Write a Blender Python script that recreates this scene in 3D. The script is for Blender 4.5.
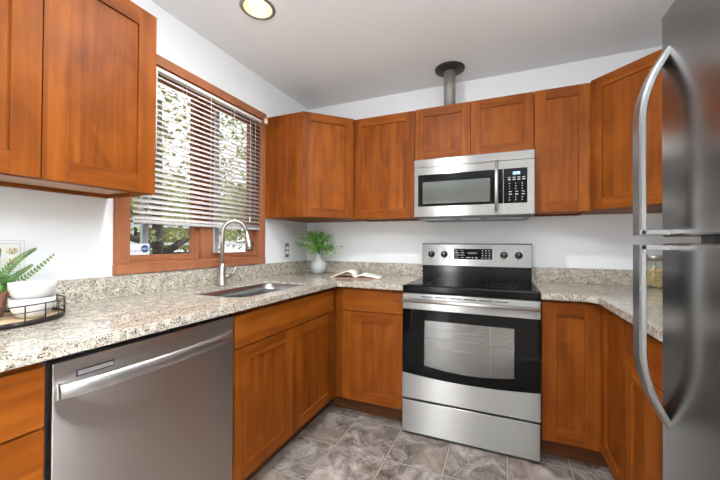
import bpy, bmesh, math, random
from mathutils import Vector, Matrix, Euler
random.seed(7)
PI = math.pi
for o in list(bpy.data.objects): bpy.data.objects.remove(o)
scene = bpy.context.scene
COL = scene.collection

# ------------------------------------------------------------------ camera
th, f, u0, v0, pit, rol, CZ = .3927, 322.09, 368.11, 240.77, .0089, .0056, 1.1649
c_, s_ = math.cos(th), math.sin(th)
F = Vector((-s_*math.cos(pit), c_*math.cos(pit), math.sin(pit)))
R0 = Vector((c_, s_, 0)); U0 = Vector((s_*math.sin(pit), -c_*math.sin(pit), math.cos(pit)))
Rr = R0*math.cos(rol)+U0*math.sin(rol); Uu = U0*math.cos(rol)-R0*math.sin(rol)
cam = bpy.data.cameras.new('camera'); camo = bpy.data.objects.new('camera', cam); COL.objects.link(camo)
M = Matrix((Rr, Uu, -F)).transposed().to_4x4(); M.translation = Vector((0, 0, CZ))
camo.matrix_world = M
cam.sensor_width = 36; cam.sensor_fit = 'HORIZONTAL'; cam.lens = f/720*36
cam.shift_x = -(u0-360)/720; cam.shift_y = (v0-240)/720; cam.clip_start = .02
scene.camera = camo

# ------------------------------------------------------------------ world, lights, exposure
scene.view_settings.view_transform = 'Standard'; scene.view_settings.look = 'None'
scene.view_settings.exposure = 0.48; scene.view_settings.gamma = 1; scene.view_settings.use_curve_mapping = False
w = bpy.data.worlds.new('world'); scene.world = w; w.use_nodes = True
w.node_tree.nodes['Background'].inputs[0].default_value = (.93, .96, 1, 1)
w.node_tree.nodes['Background'].inputs[1].default_value = 1.25
def area(name, loc, rot, sx, sy, power, col=(1, 1, 1)):
    l = bpy.data.lights.new(name, 'AREA'); l.shape = 'RECTANGLE'; l.size = sx; l.size_y = sy; l.energy = power; l.color = col
    o = bpy.data.objects.new(name, l); o.location = loc; o.rotation_euler = rot; COL.objects.link(o); return o
area('daylight_from_rear_door', (-1.14, -2.92, 1.05), (PI/2, 0, 0), .22, 1.8, 34, (.97, .99, 1))   # daylight through the narrow glazed door behind
area('fill_from_dining_side', (4.3, -1.2, 1.2), (0, PI/2, 0), 2.0, 2.6, 32, (.97, .985, 1))   # added fill light out of view on the dining side, right behind the camera
area('ceiling_fill_right', (2.0, -.95, 1.85), (PI, 0, 0), 1.3, 1.3, 330, (.88, .95, 1))   # unseen fill aimed upward, added to brighten the ceiling
area('kitchen_ceiling_spot', (-.50, 1.05, 2.412), (0, 0, 0), .13, .13, 19, (.98, .98, 1))
area('ceiling_fill_behind_camera', (.25, -.35, 1.85), (PI, 0, 0), .8, .8, 42, (.90, .96, 1))  # second upward fill, added out of view to lift the ceiling
area('overhead_fill_right', (1.75, -.35, 2.40), (0, 0, 0), .8, .8, 22, (.98, .98, 1))  # overhead fill without a fixture, added for the fronts facing the camera
sun = bpy.data.lights.new('sun', 'SUN'); sun.energy = 3.2; sun.angle = .02; sun.color = (1, .96, .88)
so = bpy.data.objects.new('sun', sun); so.rotation_euler = (math.radians(38), math.radians(-32), 0); COL.objects.link(so)
so.rotation_euler = Vector((.55, .45, .75)).to_track_quat('Z', 'Y').to_euler()

# ------------------------------------------------------------------ materials
def nt(name):
    m = bpy.data.materials.new(name); m.use_nodes = True
    n = m.node_tree.nodes; return m, n, m.node_tree.links, n['Principled BSDF']
def plain(name, col, rough=.5, metal=0, spec=.5, emis=None, es=0, coat=0):
    m, n, l, b = nt(name)
    b.inputs['Base Color'].default_value = (*col, 1); b.inputs['Roughness'].default_value = rough
    b.inputs['Metallic'].default_value = metal; b.inputs['Specular IOR Level'].default_value = spec
    b.inputs['Coat Weight'].default_value = coat
    if emis: b.inputs['Emission Color'].default_value = (*emis, 1); b.inputs['Emission Strength'].default_value = es
    return m
def node(n, t, **k):
    q = n.new(t)
    for a, v in k.items():
        if a.startswith('i_'):
            q.inputs[a[2:]].default_value = v
        else: setattr(q, a, v)
    return q
def ramp(n, pts, interp='LINEAR'):
    r = n.new('ShaderNodeValToRGB'); r.color_ramp.interpolation = interp
    e = r.color_ramp.elements
    while len(e) < len(pts): e.new(.5)
    for i, (p, c) in enumerate(pts): e[i].position = p; e[i].color = (*c, 1) if len(c) == 3 else c
    return r
def wood(name, horiz=False, c0=(.046, .009, .0009), c1=(.178, .0435, .0038), c2=(.31, .090, .010), rough=.46):
    m, n, l, b = nt(name)
    tc = n.new('ShaderNodeTexCoord'); oi = n.new('ShaderNodeObjectInfo')
    off = node(n, 'ShaderNodeVectorMath', operation='MULTIPLY_ADD')
    l.new(oi.outputs['Random'], off.inputs[0]); off.inputs[1].default_value = (7, 5, 9); l.new(tc.outputs['Object'], off.inputs[2])
    mp = n.new('ShaderNodeMapping'); l.new(off.outputs[0], mp.inputs[0])
    mp.inputs['Scale'].default_value = (1.6, 28, 28) if horiz else (28, 28, 1.6)
    n1 = node(n, 'ShaderNodeTexNoise'); n1.inputs['Scale'].default_value = 1.0; n1.inputs['Detail'].default_value = 5; n1.inputs['Distortion'].default_value = .6
    l.new(mp.outputs[0], n1.inputs['Vector'])
    mp2 = n.new('ShaderNodeMapping'); l.new(off.outputs[0], mp2.inputs[0])
    mp2.inputs['Scale'].default_value = (2.2, 5, 5) if horiz else (5, 5, 2.2)
    n2 = node(n, 'ShaderNodeTexNoise'); n2.inputs['Scale'].default_value = 1.4; n2.inputs['Detail'].default_value = 3; n2.inputs['Distortion'].default_value = 1.2
    l.new(mp2.outputs[0], n2.inputs['Vector'])
    # glued-up boards
    sep = n.new('ShaderNodeSeparateXYZ'); l.new(off.outputs[0], sep.inputs[0])
    fl = node(n, 'ShaderNodeMath', operation='MULTIPLY'); fl.inputs[1].default_value = 11.0; l.new(sep.outputs['Z' if horiz else 'X'], fl.inputs[0])
    fl2 = node(n, 'ShaderNodeMath', operation='FLOOR'); l.new(fl.outputs[0], fl2.inputs[0])
    wn = node(n, 'ShaderNodeTexWhiteNoise', noise_dimensions='1D'); l.new(fl2.outputs[0], wn.inputs['W'])
    a = node(n, 'ShaderNodeMath', operation='MULTIPLY_ADD'); l.new(n1.outputs[0], a.inputs[0]); a.inputs[1].default_value = .42; 
    a2 = node(n, 'ShaderNodeMath', operation='MULTIPLY_ADD'); l.new(n2.outputs[0], a2.inputs[0]); a2.inputs[1].default_value = .42
    a3 = node(n, 'ShaderNodeMath', operation='MULTIPLY'); l.new(wn.outputs[0], a3.inputs[0]); a3.inputs[1].default_value = .16
    l.new(a3.outputs[0], a2.inputs[2]); l.new(a2.outputs[0], a.inputs[2])
    r = ramp(n, [(.18, c0), (.46, c1), (.76, c2)]); l.new(a.outputs[0], r.inputs[0])
    l.new(r.outputs[0], b.inputs['Base Color']); b.inputs['Roughness'].default_value = rough
    b.inputs['Specular IOR Level'].default_value = .12
    return m
WOOD = wood('cherry_wood_vertical'); WOODH = wood('cherry_wood_horizontal', True)
TRIM = wood('window_trim_wood', False, (.17, .06, .028), (.29, .11, .052), (.36, .145, .07), .45)
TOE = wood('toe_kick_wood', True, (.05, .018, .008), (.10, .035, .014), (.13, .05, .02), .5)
UNDER = plain('cabinet_underside', (.42, .26, .17), .5)
def steel(name, col=(.305, .30, .292), rough=.36, an=1.0, rot=.25, bump=False):
    m, n, l, b = nt(name)
    b.inputs['Base Color'].default_value = (*col, 1); b.inputs['Metallic'].default_value = 1; b.inputs['Roughness'].default_value = rough
    if an:
        b.inputs['Anisotropic'].default_value = an; b.inputs['Anisotropic Rotation'].default_value = rot
        g = n.new('ShaderNodeNewGeometry'); x = node(n, 'ShaderNodeVectorMath', operation='CROSS_PRODUCT')
        l.new(g.outputs['Normal'], x.inputs[0]); x.inputs[1].default_value = (0.001, 0.002, 1); l.new(x.outputs[0], b.inputs['Tangent'])
    if bump:
        tc = n.new('ShaderNodeTexCoord'); mp = n.new('ShaderNodeMapping'); mp.inputs['Scale'].default_value = (4, 4, 900); l.new(tc.outputs['Object'], mp.inputs[0])
        no = n.new('ShaderNodeTexNoise'); no.inputs['Scale'].default_value = 1; no.inputs['Detail'].default_value = 2; l.new(mp.outputs[0], no.inputs['Vector'])
        mr = node(n, 'ShaderNodeMapRange'); mr.inputs['To Min'].default_value = rough-.01; mr.inputs['To Max'].default_value = rough+.01
        l.new(no.outputs[0], mr.inputs[0]); l.new(mr.outputs[0], b.inputs['Roughness'])
    return m
STEEL = steel('brushed_steel')
STEELD = steel('dishwasher_steel', (.66, .64, .625))
STEELF = steel('fridge_steel', (.33, .322, .315), .23, .3)
SINKM = steel('sink_steel', (.42, .42, .42), .28, 0)
NICKEL = plain('brushed_nickel', (.44, .41, .38), .36, 1)
HANDLE = plain('satin_metal', (.66, .65, .64), .42, 1)
HANDLEF = plain('fridge_handle_metal', (.30, .305, .31), .34, 1)
BLACKG = plain('black_glass', (.003, .003, .0035), .04, 0, .14)
BLACKP = plain('black_plastic', (.012, .012, .013), .35)
DARKG = plain('dark_recess', (.008, .008, .008), .7)
RIM = plain('black_enamel', (.003, .003, .0035), .15, 0, .12)
GREYP = plain('grey_marking', (.45, .47, .48), .5)
WHITEP = plain('white_plastic', (.78, .77, .74), .4)
ALU = plain('grey_aluminium', (.42, .45, .50), .45, .3)
PIPE = plain('dull_galvanised_pipe', (.27, .255, .235), .6, .5)
FLANGE = plain('dark_flange_metal', (.05, .045, .04), .45, .5)
def wallmat(name, col, rough=.75, b_=.12):
    m, n, l, b = nt(name)
    b.inputs['Base Color'].default_value = (*col, 1); b.inputs['Roughness'].default_value = rough
    tc = n.new('ShaderNodeTexCoord'); no = n.new('ShaderNodeTexNoise'); no.inputs['Scale'].default_value = 160; no.inputs['Detail'].default_value = 3
    l.new(tc.outputs['Object'], no.inputs['Vector']); bp = n.new('ShaderNodeBump'); bp.inputs['Strength'].default_value = b_; bp.inputs['Distance'].default_value = .002
    l.new(no.outputs[0], bp.inputs['Height']); l.new(bp.outputs[0], b.inputs['Normal']); return m
WALL = wallmat('wall_paint', (.765, .78, .795)); CEIL = wallmat('ceiling_paint', (.87, .885, .895), .85)
def granite():
    m, n, l, b = nt('speckled_granite')
    tc = n.new('ShaderNodeTexCoord')
    v = node(n, 'ShaderNodeTexVoronoi'); v.inputs['Scale'].default_value = 300; l.new(tc.outputs['Object'], v.inputs['Vector'])
    s = n.new('ShaderNodeSeparateColor'); l.new(v.outputs['Color'], s.inputs[0])
    base = ramp(n, [(0, (.07, .06, .055)), (.07, (.22, .20, .18)), (.16, (.42, .35, .26)), (.27, (.64, .58, .49)), (.48, (.78, .74, .67)), (.8, (.60, .58, .55))], 'CONSTANT')
    l.new(s.outputs[0], base.inputs[0])
    no = n.new('ShaderNodeTexNoise'); no.inputs['Scale'].default_value = 38; no.inputs['Detail'].default_value = 4; l.new(tc.outputs['Object'], no.inputs['Vector'])
    r2 = ramp(n, [(.38, (.52, .505, .48)), (.62, (.80, .775, .73))]); l.new(no.outputs[0], r2.inputs[0])
    mx = node(n, 'ShaderNodeMix', data_type='RGBA', blend_type='MULTIPLY'); mx.inputs[0].default_value = 1
    l.new(base.outputs[0], mx.inputs[6]); l.new(r2.outputs[0], mx.inputs[7]); l.new(mx.outputs[2], b.inputs['Base Color'])
    b.inputs['Roughness'].default_value = .13; b.inputs['Specular IOR Level'].default_value = .6
    return m
GRAN = granite()
def slate(name):
    # floor tiles of .305 m with grout lines; the pattern is the floor's own
    m, n, l, b = nt(name)
    tc = n.new('ShaderNodeTexCoord'); mp = n.new('ShaderNodeMapping'); mp.inputs['Location'].default_value = (.8844/.305, -1.6565/.305, 0); mp.inputs['Scale'].default_value = (1/.305, 1/.305, 1)
    l.new(tc.outputs['Object'], mp.inputs[0])
    fr = node(n, 'ShaderNodeVectorMath', operation='FRACTION'); l.new(mp.outputs[0], fr.inputs[0])
    fl = node(n, 'ShaderNodeVectorMath', operation='FLOOR'); l.new(mp.outputs[0], fl.inputs[0])
    wn = node(n, 'ShaderNodeTexWhiteNoise', noise_dimensions='3D'); l.new(fl.outputs[0], wn.inputs['Vector'])
    sp = n.new('ShaderNodeSeparateXYZ'); l.new(fr.outputs[0], sp.inputs[0])
    def edge(o):
        a = node(n, 'ShaderNodeMath', operation='SUBTRACT'); l.new(o, a.inputs[0]); a.inputs[1].default_value = .5
        q = node(n, 'ShaderNodeMath', operation='ABSOLUTE'); l.new(a.outputs[0], q.inputs[0]); return q
    ex, ey = edge(sp.outputs[0]), edge(sp.outputs[1])
    mxx = node(n, 'ShaderNodeMath', operation='MAXIMUM'); l.new(ex.outputs[0], mxx.inputs[0]); l.new(ey.outputs[0], mxx.inputs[1])
    gr = ramp(n, [(.0, (0, 0, 0)), (.482, (0, 0, 0)), (.486, (1, 1, 1))])
    gd_ = ramp(n, [(.0, (1, 1, 1)), (.474, (1, 1, 1)), (.480, (.45, .42, .40)), (.486, (.45, .42, .40)), (.490, (1, 1, 1))]); l.new(mxx.outputs[0], gd_.inputs[0]); l.new(mxx.outputs[0], gr.inputs[0])
    # slate body
    off = node(n, 'ShaderNodeVectorMath', operation='MULTIPLY_ADD'); l.new(wn.outputs['Color'], off.inputs[0]); off.inputs[1].default_value = (9, 9, 9); l.new(tc.outputs['Object'], off.inputs[2])
    n1 = n.new('ShaderNodeTexNoise'); n1.inputs['Scale'].default_value = 7; n1.inputs['Detail'].default_value = 8; n1.inputs['Roughness'].default_value = .68; n1.inputs['Distortion'].default_value = 1.2; l.new(off.outputs[0], n1.inputs['Vector'])
    r1 = ramp(n, [(.34, (.06, .048, .041)), (.46, (.19, .162, .143)), (.57, (.36, .32, .288)), (.70, (.54, .495, .455))]); l.new(n1.outputs[0], r1.inputs[0])
    n2 = n.new('ShaderNodeTexNoise'); n2.inputs['Scale'].default_value = 5; n2.inputs['Detail'].default_value = 3; n2.inputs['Distortion'].default_value = 2.5; l.new(off.outputs[0], n2.inputs['Vector'])
    vn = ramp(n, [(.490, (0, 0, 0)), (.5, (.7, .7, .7)), (.510, (0, 0, 0))]); l.new(n2.outputs[0], vn.inputs[0])
    mv = node(n, 'ShaderNodeMix', data_type='RGBA'); l.new(vn.outputs[0], mv.inputs[0]); l.new(r1.outputs[0], mv.inputs[6]); mv.inputs[7].default_value = (.52, .49, .46, 1)
    n3 = n.new('ShaderNodeTexNoise'); n3.inputs['Scale'].default_value = 3.2; l.new(off.outputs[0], n3.inputs['Vector'])
    rb = ramp(n, [(.48, (0, 0, 0)), (.64, (.6, .6, .6))]); l.new(n3.outputs[0], rb.inputs[0])
    mb = node(n, 'ShaderNodeMix', data_type='RGBA'); l.new(rb.outputs[0], mb.inputs[0]); l.new(mv.outputs[2], mb.inputs[6]); mb.inputs[7].default_value = (.24, .175, .135, 1)
    mg = node(n, 'ShaderNodeMix', data_type='RGBA'); l.new(gr.outputs[0], mg.inputs[0]); l.new(mb.outputs[2], mg.inputs[6]); mg.inputs[7].default_value = (.40, .35, .31, 1)
    md_ = node(n, 'ShaderNodeMix', data_type='RGBA', blend_type='MULTIPLY'); md_.inputs[0].default_value = 1; l.new(mg.outputs[2], md_.inputs[6]); l.new(gd_.outputs[0], md_.inputs[7])
    l.new(md_.outputs[2], b.inputs['Base Color']); b.inputs['Roughness'].default_value = .42
    bp = n.new('ShaderNodeBump'); bp.inputs['Strength'].default_value = .35; bp.inputs['Distance'].default_value = .004
    sb = node(n, 'ShaderNodeMath', operation='SUBTRACT'); l.new(n1.outputs[0], sb.inputs[0]); l.new(gr.outputs[0], sb.inputs[1]); l.new(sb.outputs[0], bp.inputs['Height']); l.new(bp.outputs[0], b.inputs['Normal'])
    return m
FLOORM = slate('slate_tile')
def thinglass(name, tint=(1, 1, 1), gl=.08, rough=.0):
    m = bpy.data.materials.new(name); m.use_nodes = True; n = m.node_tree.nodes; l = m.node_tree.links; n.clear()
    o = n.new('ShaderNodeOutputMaterial'); t = n.new('ShaderNodeBsdfTransparent'); t.inputs[0].default_value = (*tint, 1)
    g = n.new('ShaderNodeBsdfGlossy'); g.inputs['Roughness'].default_value = rough; mx = n.new('ShaderNodeMixShader'); mx.inputs[0].default_value = gl
    l.new(t.outputs[0], mx.inputs[1]); l.new(g.outputs[0], mx.inputs[2]); l.new(mx.outputs[0], o.inputs[0]); return m
GLASS = thinglass('window_glass'); JARG = thinglass('jar_glass', (.97, .99, .97), .10)
OVENG = thinglass('oven_window_glass', (.55, .56, .54), .22, .10)
MWG = thinglass('microwave_window_glass', (.3, .3, .3), .30, .04)
def leafmat(name, a, b_):
    m, n, l, b = nt(name); oi = n.new('ShaderNodeTexCoord'); no = n.new('ShaderNodeTexNoise'); no.inputs['Scale'].default_value = 24
    l.new(oi.outputs['Object'], no.inputs['Vector']); r = ramp(n, [(.35, a), (.65, b_)]); l.new(no.outputs[0], r.inputs[0]); l.new(r.outputs[0], b.inputs['Base Color'])
    b.inputs['Roughness'].default_value = .5; b.inputs['Subsurface Weight'].default_value = 0
    b.inputs['Transmission Weight'].default_value = 0; return m
SPRIG = leafmat('sprig_leaf', (.14, .36, .05), (.34, .68, .16)); FERN = leafmat('fern_leaf', (.06, .14, .03), (.20, .30, .11)); MOSS = leafmat('moss_leaf', (.10, .33, .05), (.26, .55, .14))
TREEL = leafmat('tree_leaf', (.14, .20, .05), (.50, .48, .18)); BARK = plain('bark', (.055, .045, .04), .9)

# ------------------------------------------------------------------ mesh helpers
class MB:
    def __init__(s): s.bm = bmesh.new(); s.mi = 0
    def box(s, x0, x1, y0, y1, z0, z1, bev=0, seg=2, mi=0):
        t = bmesh.new(); bmesh.ops.create_cube(t, size=1)
        for v in t.verts: v.co = Vector(((x0+x1)/2+v.co.x*(x1-x0), (y0+y1)/2+v.co.y*(y1-y0), (z0+z1)/2+v.co.z*(z1-z0)))
        if bev: bmesh.ops.bevel(t, geom=list(t.edges), offset=bev, segments=seg, affect='EDGES', profile=.7)
        for fc in t.faces: fc.material_index = mi
        s.merge(t); return s
    def merge(s, t, mat=None):
        if mat is not None: t.transform(mat)
        me = bpy.data.meshes.new('t'); t.to_mesh(me); t.free(); s.bm.from_mesh(me); bpy.data.meshes.remove(me)
    def prism(s, pts, z0, z1, bev=0, mi=0):
        t = bmesh.new(); vs = [t.verts.new((x, y, z0)) for x, y in pts]; fc = t.faces.new(vs)
        r = bmesh.ops.extrude_face_region(t, geom=[fc]); 
        for v in r['geom']:
            if isinstance(v, bmesh.types.BMVert): v.co.z = z1
        bmesh.ops.recalc_face_normals(t, faces=t.faces)
        if bev: bmesh.ops.bevel(t, geom=list(t.edges), offset=bev, segments=2, affect='EDGES')
        for fc in t.faces: fc.material_index = mi
        s.merge(t); return s
    def tube(s, pts, r, seg=10, mi=0, cap=True, closed=False):
        pts = [Vector(p) for p in pts]; n = len(pts); rings = []; t = s.bm
        up = None
        for i, p in enumerate(pts):
            if closed: d = pts[(i+1) % n]-pts[i-1]
            else: d = (pts[min(i+1, n-1)]-pts[max(i-1, 0)])
            d.normalize()
            if up is None: up = Vector((0, 0, 1)) if abs(d.z) < .9 else Vector((1, 0, 0))
            a = d.cross(up).normalized(); b = a.cross(d).normalized(); up = b
            rr = r[i] if isinstance(r, (list, tuple)) else r
            rings.append([t.verts.new(p+a*math.cos(2*PI*k/seg)*rr+b*math.sin(2*PI*k/seg)*rr) for k in range(seg)])
        rng = range(n if closed else n-1)
        for i in rng:
            A, B = rings[i], rings[(i+1) % n]
            for k in range(seg):
                fc = t.faces.new((A[k], A[(k+1) % seg], B[(k+1) % seg], B[k])); fc.material_index = mi; fc.smooth = True
        if cap and not closed:
            for q in (rings[0][::-1], rings[-1]):
                fc = t.faces.new(q); fc.material_index = mi
        return s
    def lathe(s, prof, seg=32, cx=0, cy=0, mi=0, sx=1, sy=1):
        t = s.bm; rings = []
        for r, z in prof:
            if r < 1e-6: rings.append([t.verts.new((cx, cy, z))])
            else: rings.append([t.verts.new((cx+r*sx*math.cos(2*PI*k/seg), cy+r*sy*math.sin(2*PI*k/seg), z)) for k in range(seg)])
        for A, B in zip(rings, rings[1:]):
            for k in range(seg):
                q = [A[k % len(A)], A[(k+1) % len(A)], B[(k+1) % len(B)], B[k % len(B)]]
                q2 = []
                for v in q:
                    if v not in q2: q2.append(v)
                if len(q2) > 2:
                    fc = t.faces.new(q2); fc.smooth = True; fc.material_index = mi
        return s
    def grid(s, P, thick=0, mi=0, smooth=True):
        t = s.bm; V = [[t.verts.new(p) for p in row] for row in P]
        for i in range(len(P)-1):
            for j in range(len(P[0])-1):
                fc = t.faces.new((V[i][j], V[i][j+1], V[i+1][j+1], V[i+1][j])); fc.smooth = smooth; fc.material_index = mi
        return s
    def quad(s, *p, mi=0):
        fc = s.bm.faces.new([s.bm.verts.new(q) for q in p]); fc.material_index = mi; return s
    def xf(s, mat): s.bm.transform(mat); return s
    def obj(s, name, mats, parent=None, recalc=True, smooth=False):
        if recalc: bmesh.ops.recalc_face_normals(s.bm, faces=s.bm.faces)
        me = bpy.data.meshes.new(name); s.bm.to_mesh(me); s.bm.free()
        for m in (mats if isinstance(mats, (list, tuple)) else [mats]): me.materials.append(m)
        if smooth:
            for p in me.polygons: p.use_smooth = True
        o = bpy.data.objects.new(name, me); COL.objects.link(o)
        if parent: o.parent = parent
        return o
def thing(name, label, cat, loc=(0, 0, 0), rz=0, group=None):
    o = bpy.data.objects.new(name, None); o.empty_display_size = .05; COL.objects.link(o)
    o.location = loc; o.rotation_euler = (0, 0, rz); return tag(o, label, cat, group)
def tag(o, label, cat, group=None):
    o['label'] = label; o['category'] = cat
    if group: o['group'] = group
    return o
def struct(o, label=None):
    o['kind'] = 'structure'
    if label: o['label'] = label
    return o
def local(root, pts):
    mi = (Matrix.Translation(root.location) @ Matrix.Rotation(root.rotation_euler.z, 4, 'Z')).inverted()
    return [tuple((mi @ Vector((x, y, 0)))[:2]) for x, y in pts]

# ------------------------------------------------------------------ measurements of the room
XL, XR, YB, YR, ZC = -1.684, 1.10, 2.57, -3.0, 2.42
CL, CB, CR = -1.053, 1.963, .467            # cabinet front planes: left run, back run, right run
ZT = .907                                   # worktop height
DT = .02
Z0 = .112

# ------------------------------------------------------------------ shell
struct(MB().box(XL-.3, 4.6, YR-.3, YB+.3, -.1, 0).obj('floor', FLOORM), 'grey slate tile floor with pale grout lines')
LX, LY = -1.206, 1.352                      # recessed lamp hole
def plate_with_hole(x0, x1, y0, y1, z, h, cx, cy, r, seg=32):
    m = MB(); t = m.bm
    for zz, flip in ((z, 0), (z+h, 1)):
        pass
    ang = [2*PI*k/seg for k in range(seg)]
    def outer(a):
        d = Vector((math.cos(a), math.sin(a))); ks = []
        if d.x > 1e-9: ks.append((x1-cx)/d.x)
        if d.x < -1e-9: ks.append((x0-cx)/d.x)
        if d.y > 1e-9: ks.append((y1-cy)/d.y)
        if d.y < -1e-9: ks.append((y0-cy)/d.y)
        k = min(ks); return (cx+d.x*k, cy+d.y*k)
    ang = sorted(set(ang+[math.atan2(yy-cy, xx-cx) % (2*PI) for xx in (x0, x1) for yy in (y0, y1)]))
    I = [t.verts.new((cx+r*math.cos(a), cy+r*math.sin(a), z)) for a in ang]; O = [t.verts.new((*outer(a), z)) for a in ang]
    n = len(ang)
    for k in range(n): t.faces.new((I[k], I[(k+1) % n], O[(k+1) % n], O[k]))
    r_ = bmesh.ops.extrude_face_region(t, geom=list(t.faces))
    for v in r_['geom']:
        if isinstance(v, bmesh.types.BMVert): v.co.z = z+h
    return m
struct(plate_with_hole(XL-.3, 4.6, YR-.3, YB+.3, ZC, .12, LX, LY, .078).obj('ceiling', CEIL), 'plain pale grey ceiling')
WY0, WY1, WZ0, WZ1 = .99, 1.935, 1.055, 2.10      # clear opening of the kitchen window
m = MB(); TH = .13
m.box(XL-TH, XL, YR-.3, WY0, 0, ZC); m.box(XL-TH, XL, WY1, YB+.15, 0, ZC); m.box(XL-TH, XL, WY0, WY1, 0, WZ0); m.box(XL-TH, XL, WY0, WY1, WZ1, ZC)
struct(m.obj('wall_left', WALL), 'white painted wall around the kitchen window')
struct(MB().box(XL, XR, YB, YB+.12, 0, ZC).obj('wall_back', WALL), 'white painted wall behind the range')
struct(MB().box(XR, XR+.12, .02, YB+.12, 0, ZC).obj('wall_right', WALL), 'white painted wall behind the refrigerator')
REAR = wallmat('rear_wall_paint', (.52, .46, .39))
struct(MB().box(XR+.12, 4.4, .02, .14, 0, ZC).obj('wall_dining', WALL), 'pale wall of the dining side')
struct(MB().box(4.4, 4.52, YR-.12, .14, 0, ZC).obj('wall_far_right', WALL), 'pale wall closing off the dining side')
m = MB(); m.box(XL, -1.3, YR-.12, YR, 0, ZC); m.box(-.95, 4.4, YR-.12, YR, 0, ZC); m.box(-1.3, -.95, YR-.12, YR, 2.06, ZC)
struct(m.obj('wall_rear', REAR), 'warm beige wall on the far side of the room')
m = MB()
for x in (-1.299, -.981): m.box(x, x+.03, YR-.07, YR-.02, .001, 2.059)
m.box(-1.269, -.981, YR-.07, YR-.02, .001, .10); m.box(-1.269, -.981, YR-.07, YR-.02, 2.03, 2.059)
w2 = struct(m.obj('window_2', WHITEP)); MB().box(-1.27, -.98, YR-.05, YR-.045, .10, 2.03).obj('pane', GLASS, w2)

# ------------------------------------------------------------------ kitchen window
win = struct(thing('window_1', 'brown wooden framed window behind the sink', 'window', (XL, 0, 0)))
del win['category']
cy0, cy1, cz0, cz1 = .936, 1.985, 1.011, 2.147
m = MB(); m.box(.001, .020, cy0+.001, WY0+.012, WZ0+.0065, WZ1-.0045, .003); m.obj('casing', TRIM, win)
MB().box(.001, .020, WY1-.012, cy1-.016, WZ0+.0065, WZ1-.0045, .003).obj('casing', TRIM, win)
MB().box(.001, .022, cy0, cy1-.015, WZ1-.004, cz1+.002, .003).obj('casing', wood('casing_top_wood', True, (.17, .06, .028), (.29, .11, .052), (.36, .145, .07), .45), win)
MB().box(.001, .022, cy0, cy1-.015, cz0, WZ0+.006, .003).obj('casing', TRIM, win)
m = MB(); m.box(-TH, 0, WY0+.0005, WY0+.0115, WZ0+.0145, WZ1-.0125); m.box(-TH, 0, WY1-.0115, WY1-.0005, WZ0+.0145, WZ1-.0125); m.box(-TH, 0, WY0+.0005, WY1-.0005, WZ1-.012, WZ1-.0005); m.box(-TH, .0, WY0+.0005, WY1-.0005, WZ0+.0005, WZ0+.014)
m.obj('jamb', TRIM, win)
MB().box(-.085, -.012, 1.432, 1.518, WZ0+.0145, WZ1-.0125, .003).obj('mullion', TRIM, win)
for a, b in ((1.0025, 1.4315), (1.5185, 1.9225)):
    m = MB(); t_ = .036
    right = a > 1.4
    la, lb = (.014, .036) if not right else (.02, .05)
    for q in ((a, a+la, WZ0+.045, WZ1-.05), (b-lb, b, WZ0+.045, WZ1-.05), (a, b, WZ0+.0145, WZ0+.0447), (a, b, WZ1-.0497, WZ1-.0125)): m.box(-.075, -.035, *q, .0015)
    sa = m.obj('sash', TRIM, win)
    MB().box(-.060, -.057, a+.01, b-.03, WZ0+.04, WZ1-.045).obj('pane', GLASS, sa)
    y = a+.13 if not right else a+.085
    m = MB(); m.box(-.115, -.095, y, y+.032, WZ0+.014, WZ1-.012); m.box(-.115, -.095, a, b, WZ0+.012, WZ0+.035)
    m.obj('screen_frame', ALU, win)
# security sticker on the glass
def textmesh(s, size, align='CENTER', ext=.0004):
    cu = bpy.data.curves.new('t', 'FONT'); cu.body = s; cu.size = size; cu.align_x = align; cu.align_y = 'CENTER'; cu.extrude = ext
    o = bpy.data.objects.new('t', cu); COL.objects.link(o); dg = bpy.context.evaluated_depsgraph_get(); dg.update()
    me = bpy.data.meshes.new_from_object(o.evaluated_get(dg)); bpy.data.objects.remove(o); return me
def textobj(name, s, size, mat, parent, M4, align='CENTER', sx=1):
    me = textmesh(s, size, align); me.transform(M4 @ Matrix.Diagonal((sx, 1, 1, 1))); me.materials.clear(); me.materials.append(mat)
    o = bpy.data.objects.new(name, me); COL.objects.link(o); o.parent = parent; return o
faceX = Matrix(((0, 0, 1, 0), (1, 0, 0, 0), (0, 1, 0, 0), (0, 0, 0, 1)))     # text plane: x->+Y, y->+Z, normal +X
faceY = Matrix(((1, 0, 0, 0), (0, 0, -1, 0), (0, 1, 0, 0), (0, 0, 0, 1)))    # x->+X, y->+Z, normal -Y
st = thing('security_sticker', 'white window sticker with a round dark blue emblem, low on the glass', 'sticker', (XL-.055, 1.085, 1.130))
MB().box(0, .001, -.055, .058, -.030, .028, .0003).obj('backing', plain('sticker_white', (.80, .82, .88), .5), st)
m = MB(); t = bmesh.new(); bmesh.ops.create_cone(t, segments=8, radius1=.021, radius2=.021, depth=.001, cap_ends=True)
m.merge(t, Matrix.Translation((.0015, .034, .001)) @ Matrix.Rotation(PI/2, 4, 'Y') @ Matrix.Rotation(PI/8, 4, 'Z')); m.obj('emblem', plain('sticker_blue', (.02, .07, .22), .4), st)
textobj('lettering', 'ADT', .017, plain('sticker_lettering', (.75, .9, .95), .5), st, Matrix.Translation((.0024, .034, 0)) @ faceX)
textobj('lettering', 'SECURITY', .014, plain('sticker_grey', (.18, .24, .32), .5), st, Matrix.Translation((.0014, -.018, -.012)) @ faceX)
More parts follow.
